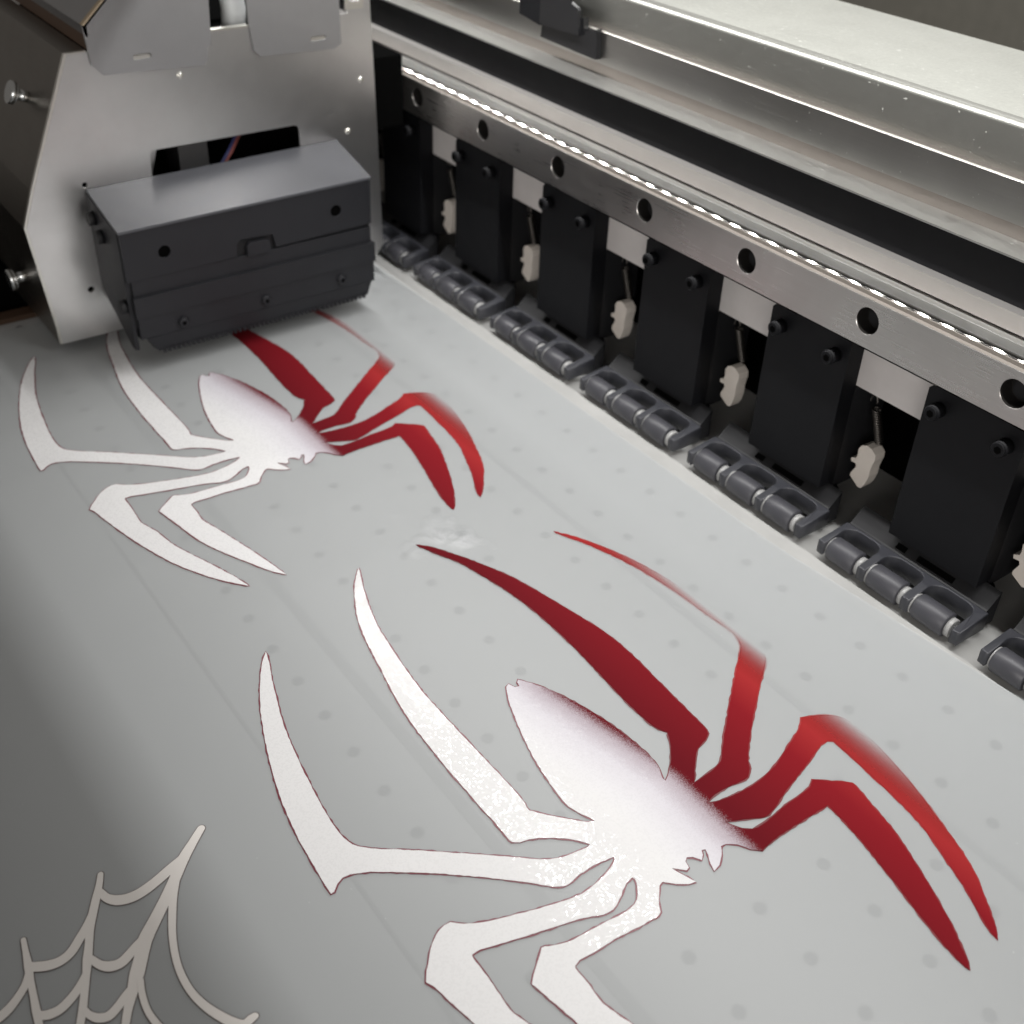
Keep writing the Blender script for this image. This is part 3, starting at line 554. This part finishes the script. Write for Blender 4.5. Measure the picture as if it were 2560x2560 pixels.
# ------------------------------------------------------------------ carriage
XP = -14.87
car = empty('print_carriage', (-18, 0, 0), 'zinc sheet metal print carriage housing with a slotted side plate', 'carriage'); cg = (-18, 0, 0)
outl = [(-5.75, .30), (-5.76, .72), (-6.0, 3.45), (-5.66, 4.3), (-4.32, 7.21), (-.86, 7.30), (.15, 7.32), (2.9, 7.33), (2.9, 7.62), (3.55, 7.62), (3.56, 7.59), (3.64, 4.53), (3.71, .9), (3.2, .30)]
plate2d('side_plate', [outl, rrect(-2.78, 1.30, 3.85, 4.76, .16), circ(-4.79, 1.57, .085, 16), circ(-4.46, 4.22, .07, 14)], 'x', XP-.10, XP, 'sheet', car, org=cg)
prism('bottom_fold', [(-5.74, .27), (3.15, .27), (3.15, .31), (-5.74, .31)], 'z', .3, .3, 'sheet', car, org=cg) if False else None
# front panel wraps round the slanted front edge
fp = [(-5.79, .30), (-5.80, .72), (-6.04, 3.45), (-5.70, 4.3), (-4.36, 7.24), (-3.85, 7.25), (-3.85, 7.19), (-4.30, 7.18), (-5.63, 4.28), (-5.96, 3.45), (-5.72, .72), (-5.71, .30)]
fp = [(y-.012, z) for y, z in fp]
prism('front_panel', fp, 'x', -30, XP-.14, 'sheet_front', car, org=cg)
prism('panel_edge', [(y-.004, z+.002) for y, z in fp], 'x', XP-.137, XP-.02, 'edge', car, org=cg)
# black filler added so that the slot looks into darkness
box('dark_backing', -21, -17.2, -4.2, 3.2, .5, 7.0, 'void', car, org=cg)
box('inner_block', -17.15, -16.2, -1.55, -.75, 3.4, 5.4, 'sheet_dark', car, org=cg)
prism('inner_gusset', [(-3.0, 4.85), (-2.35, 4.85), (-2.70, 3.8), (-3.0, 3.8)], 'x', XP-.5, XP-.45, 'sheet', car, org=cg)
box('light_stop', -17.19, -15.0, -4.2, 3.4, 5.75, 6.9, 'void', car, org=cg)  # added black block, stops lamp light leaking in through the slot
# hood panels hanging over the side plate
hx0, hx1 = XP+.02, XP+.10
hood = [(-3.83, 6.95), (-3.6, 6.70), (-1.12, 6.60), (-1.03, 6.72), (-.99, 7.0), (-.90, 7.05), (-.84, 8.05), (-.78, 10.5), (-.5, 10.5), (-.5, 11.5), (-1.2, 11.5), (-3.3, 8.36), (-3.90, 7.83)]
plate2d('hood_flap', [hood, rrect(-2.85, -2.40, 6.93, 7.06, .06, 4)], 'x', hx0, hx1, 'sheet_dark', car, org=cg)
box('flap_lug', XP+.005, XP+.07, -2.83, -2.42, 6.94, 7.02, 'edge', car, org=cg)
flap2 = [(.20, 6.78), (.36, 6.62), (2.42, 6.55), (2.62, 6.66), (2.62, 11), (.10, 11), (.12, 7.5)]
plate2d('hood_flap', [flap2, rrect(1.75, 2.20, 6.80, 6.92, .055, 4)], 'x', hx0, hx1, 'sheet_dark', car, org=cg)
box('flap_lug', XP+.005, XP+.07, 1.78, 2.18, 6.81, 6.89, 'edge', car, org=cg)
box('opening_edge', XP-.2, XP+.02, -.86, .14, 7.312, 7.36, 'edge', car, org=cg)
prism('hood_front', [(-3.90, 7.83), (-3.86, 7.60), (-3.80, 7.55), (-3.80, 7.80), (-3.2, 8.33), (-3.26, 8.38)], 'x', -30, hx1, 'sheet_dark', car, org=cg)
prism('hood_ledge', [(-3.83, 7.26), (-3.83, 7.60), (-3.3, 7.60), (-3.3, 7.26)], 'x', -30, XP-.06, 'dark_brown', car, org=cg)
prism('hood_edge', [(-3.905, 7.835), (-3.30, 8.365), (-1.2, 11.5), (-1.15, 11.47), (-3.26, 8.34), (-3.86, 7.81)], 'x', hx0-.05, hx1+.01, M['tan_edge'], car, org=cg)
box('upper_slot', XP+.0, XP+.10, 2.95, 3.25, 7.72, 8.3, 'void', car, org=cg)
plate2d('corner_tab', [[(2.78, 7.45), (3.30, 7.45), (3.38, 8.4), (2.78, 8.4)], rrect(2.93, 3.22, 7.62, 8.2, .05, 3)], 'x', XP+.02, XP+.1, 'edge', car, org=cg)
box('edge_flange', XP-1.2, XP-.102, 3.52, 3.60, 1.0, 7.6, 'sheet', car, org=cg)
for y, z, x in ((-4.79, 5.95, -16.5), (-5.86, 1.55, -16.6)):
    ny_, nz_ = (-.909, .417) if z > 4 else (-.996, -.08)
    yb = -5.70+(z-4.3)*.46 if z > 4 else -5.80-(z-.72)*.088
    bm = bmesh.new()
    base = Vector((x, yb, z)); d = Vector((0, ny_, nz_))
    add_cyl(bm, base, base+d*.22, .13, n=16); add_cyl(bm, base+d*.22, base+d*.34, .13, .27, n=24); add_cyl(bm, base+d*.34, base+d*.46, .27, n=24)
    from_bm(bm, 'thumb_screw', 'screw', car, org=cg)
# tube and wires inside
tube('ink_tube', [(-15.7, .1, 6.95), (-15.6, .12, 7.6), (-15.6, .05, 8.2), (-15.8, -.1, 10.5)], .30, 'tube', car, n=14, org=cg)
for k, (nm, dy) in enumerate((('wire_red', 0), ('wire_blue', .10))):
    tube('wire', [(-15.5, -.75-dy, 3.7), (-15.6, -.35-dy, 4.1), (-16.0, .25-dy, 4.6), (-16.8, .6-dy, 5.0)], .045, nm, car, n=8, org=cg)
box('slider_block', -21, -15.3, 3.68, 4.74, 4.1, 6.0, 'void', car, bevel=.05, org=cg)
box('underside', -21, XP-.15, -5.5, 3.1, .32, .48, 'black_matt', car, org=cg)

for y_, z_ in ((-1.74, 6.42), (3.2, 5.65), (2.74, 4.35)):
    bm = bmesh.new(); bmesh.ops.create_uvsphere(bm, u_segments=16, v_segments=8, radius=.085)
    for f in bm.faces: f.smooth = True
    for vv in bm.verts: vv.co = Vector((vv.co.x*.6, vv.co.y, vv.co.z))+Vector((XP, y_, z_))
    from_bm(bm, 'rivet', 'edge', car, org=cg)
# print head box bolted on the side plate
hb = empty('print_head_box', (-13.8, -1, .5), 'dark grey box on the carriage side plate with two round holes', 'box'); ho = (-13.8, -1, .5)
XF = -12.87
def hexa(name, pts8, material, parent=hb, bevel=.0):
    bm = bmesh.new(); vs = [bm.verts.new(p) for p in pts8]
    for f in ((0, 1, 2, 3), (7, 6, 5, 4), (0, 4, 5, 1), (1, 5, 6, 2), (2, 6, 7, 3), (3, 7, 4, 0)): bm.faces.new([vs[i] for i in f])
    return from_bm(bm, name, material, parent, bevel, org=ho)
xb = XP+.03
hexa('lid', [(xb, -4.47, 4.06), (XF+.03, -4.50, 3.68), (XF+.03, 2.25, 3.76), (xb, 2.36, 4.14), (xb, -4.47, 4.12), (XF+.03, -4.50, 3.74), (XF+.03, 2.25, 3.82), (xb, 2.36, 4.20)], 'head_top', bevel=.02)
fpl = [(-4.48, 2.44), (-1.62, 2.48), (-1.60, 2.80), (-1.48, 2.90), (-.62, 2.86), (-.56, 2.50), (2.22, 2.56), (2.24, 3.76), (-4.48, 3.67)]
plate2d('front_plate', [fpl, circ(-3.45, 3.03, .155, 24), circ(1.2, 3.10, .155, 24)], 'x', XF-.08, XF, 'head', hb, bevel=.012, org=ho)
hexa('body', [(xb, -4.40, 1.2), (XF-.10, -4.40, 1.2), (XF-.10, 2.2, 1.2), (xb, 2.2, 1.2), (xb, -4.40, 4.03), (XF-.10, -4.43, 3.66), (XF-.10, 2.2, 3.74), (xb, 2.3, 4.1)], 'black_matt')
for y_, z_ in ((-3.45, 3.03), (1.2, 3.10)):
    bm = bmesh.new(); add_cyl(bm, (XF-.085, y_, z_), (XF-.04, y_, z_), .15, n=20); from_bm(bm, 'round_hole', 'void', hb, org=ho)
# side gusset with a sloped foot
prism('side_plate', [(xb, 4.05), (XF-.09, 3.66), (XF-.09, .62), (XF-.35, .62), (xb, 1.55)], 'y', -4.50, -4.41, 'head', hb, bevel=.01, org=ho)
prism('latch', [(-1.42, 2.50), (-.68, 2.50), (-.72, 2.80), (-1.36, 2.84)], 'z', 0, 1, 'head', hb) if False else None
bm = bmesh.new(); add_prism(bm, [(-1.36, 2.44), (-.72, 2.46), (-.74, 2.74), (-.86, 2.79), (-1.28, 2.80), (-1.36, 2.72)], 'x', XF-.06, XF+.05); from_bm(bm, 'latch', 'head', hb, .03, org=ho)
box('recess_band', XF-.3, XF-.03, -4.36, 2.2, 2.02, 2.46, 'head', hb, .02, org=ho)
box('lower_band', XF-.3, XF+.06, -4.40, 2.28, 1.50, 2.03, 'head', hb, .03, org=ho)
box('screw_band', XF-.3, XF+.02, -4.36, 2.24, .92, 1.497, 'head', hb, .03, org=ho)
hexa('foot_bar', [(XF-.4, -4.0, .48), (XF+.0, -3.97, .50), (XF+.0, 2.03, .54), (XF-.4, 2.03, .50), (XF-.4, -4.22, .917), (XF+.03, -4.22, .917), (XF+.03, 2.14, .917), (XF-.4, 2.14, .917)], 'head', bevel=.02)
for i in range(46):
    y = -3.85+i*.127
    box('tooth', XF-.04, XF+.035, y, y+.07, .44+i*.0008, .56+i*.0008, 'head', hb, org=ho)
for y, z in ((-3.26, 1.14), (-1.0, 1.16), (1.22, 1.20)):
    bm = bmesh.new(); add_cyl(bm, (XF, y, z), (XF+.10, y, z), .13, n=20); add_cyl(bm, (XF+.10, y, z), (XF+.13, y, z), .13, .10, n=20)
    b_ = from_bm(bm, 'cap_screw', 'head', hb, org=ho)
    bm = bmesh.new(); add_cyl(bm, (XF+.12, y, z), (XF+.135, y, z), .055, n=6); from_bm(bm, 'hex_socket', 'void', b_, org=ho)
for x, z in ((-14.45, 3.55), (-14.05, 3.22), (-13.15, 1.75)):
    bm = bmesh.new(); add_cyl(bm, (x, -4.5, z), (x, -4.66, z), .17, n=18); from_bm(bm, 'side_bolt', 'black_matt', hb, org=ho)

# dark end of the bed beside the carriage
tag(box('bed_end_trim', -17.9, -17.42, -16, 5, -1, .10, 'dark_brown', bevel=.03), 'dark brown trim closing the far end of the bed', 'trim')
tag(box('end_housing', -40, -18.6, -16, 4.6, -2, .9, 'void'), 'black housing beyond the far end of the bed', 'housing')
# unseen lip added over the bed, which keeps the strip lamps off the front of the bed
lamp = empty('lamp_blocker', (-10, 2, 13.4), 'unseen thin grey strips added to cut off the lamp light', 'light blocker')
box('lip', -36, 16, 1.64, 1.70, 13.25, 15.32, 'sheet_dark', lamp, org=(-10, 2, 13.4))
box('back_strip', -36, 16, 1.64, 3.8, 15.323, 15.38, 'sheet_dark', lamp, org=(-10, 2, 13.4))
# unseen apron added on the operator's side to shade the near bed
tag(prism('shade_apron', [(-16.6, -2), (-16.03, -2), (-16.03, 3.2), (-16.2, 3.6), (-16.6, 3.6)], 'x', -40, 24, 'lid', bevel=.05), 'unseen dark brown apron added to shade the front of the bed', 'apron')
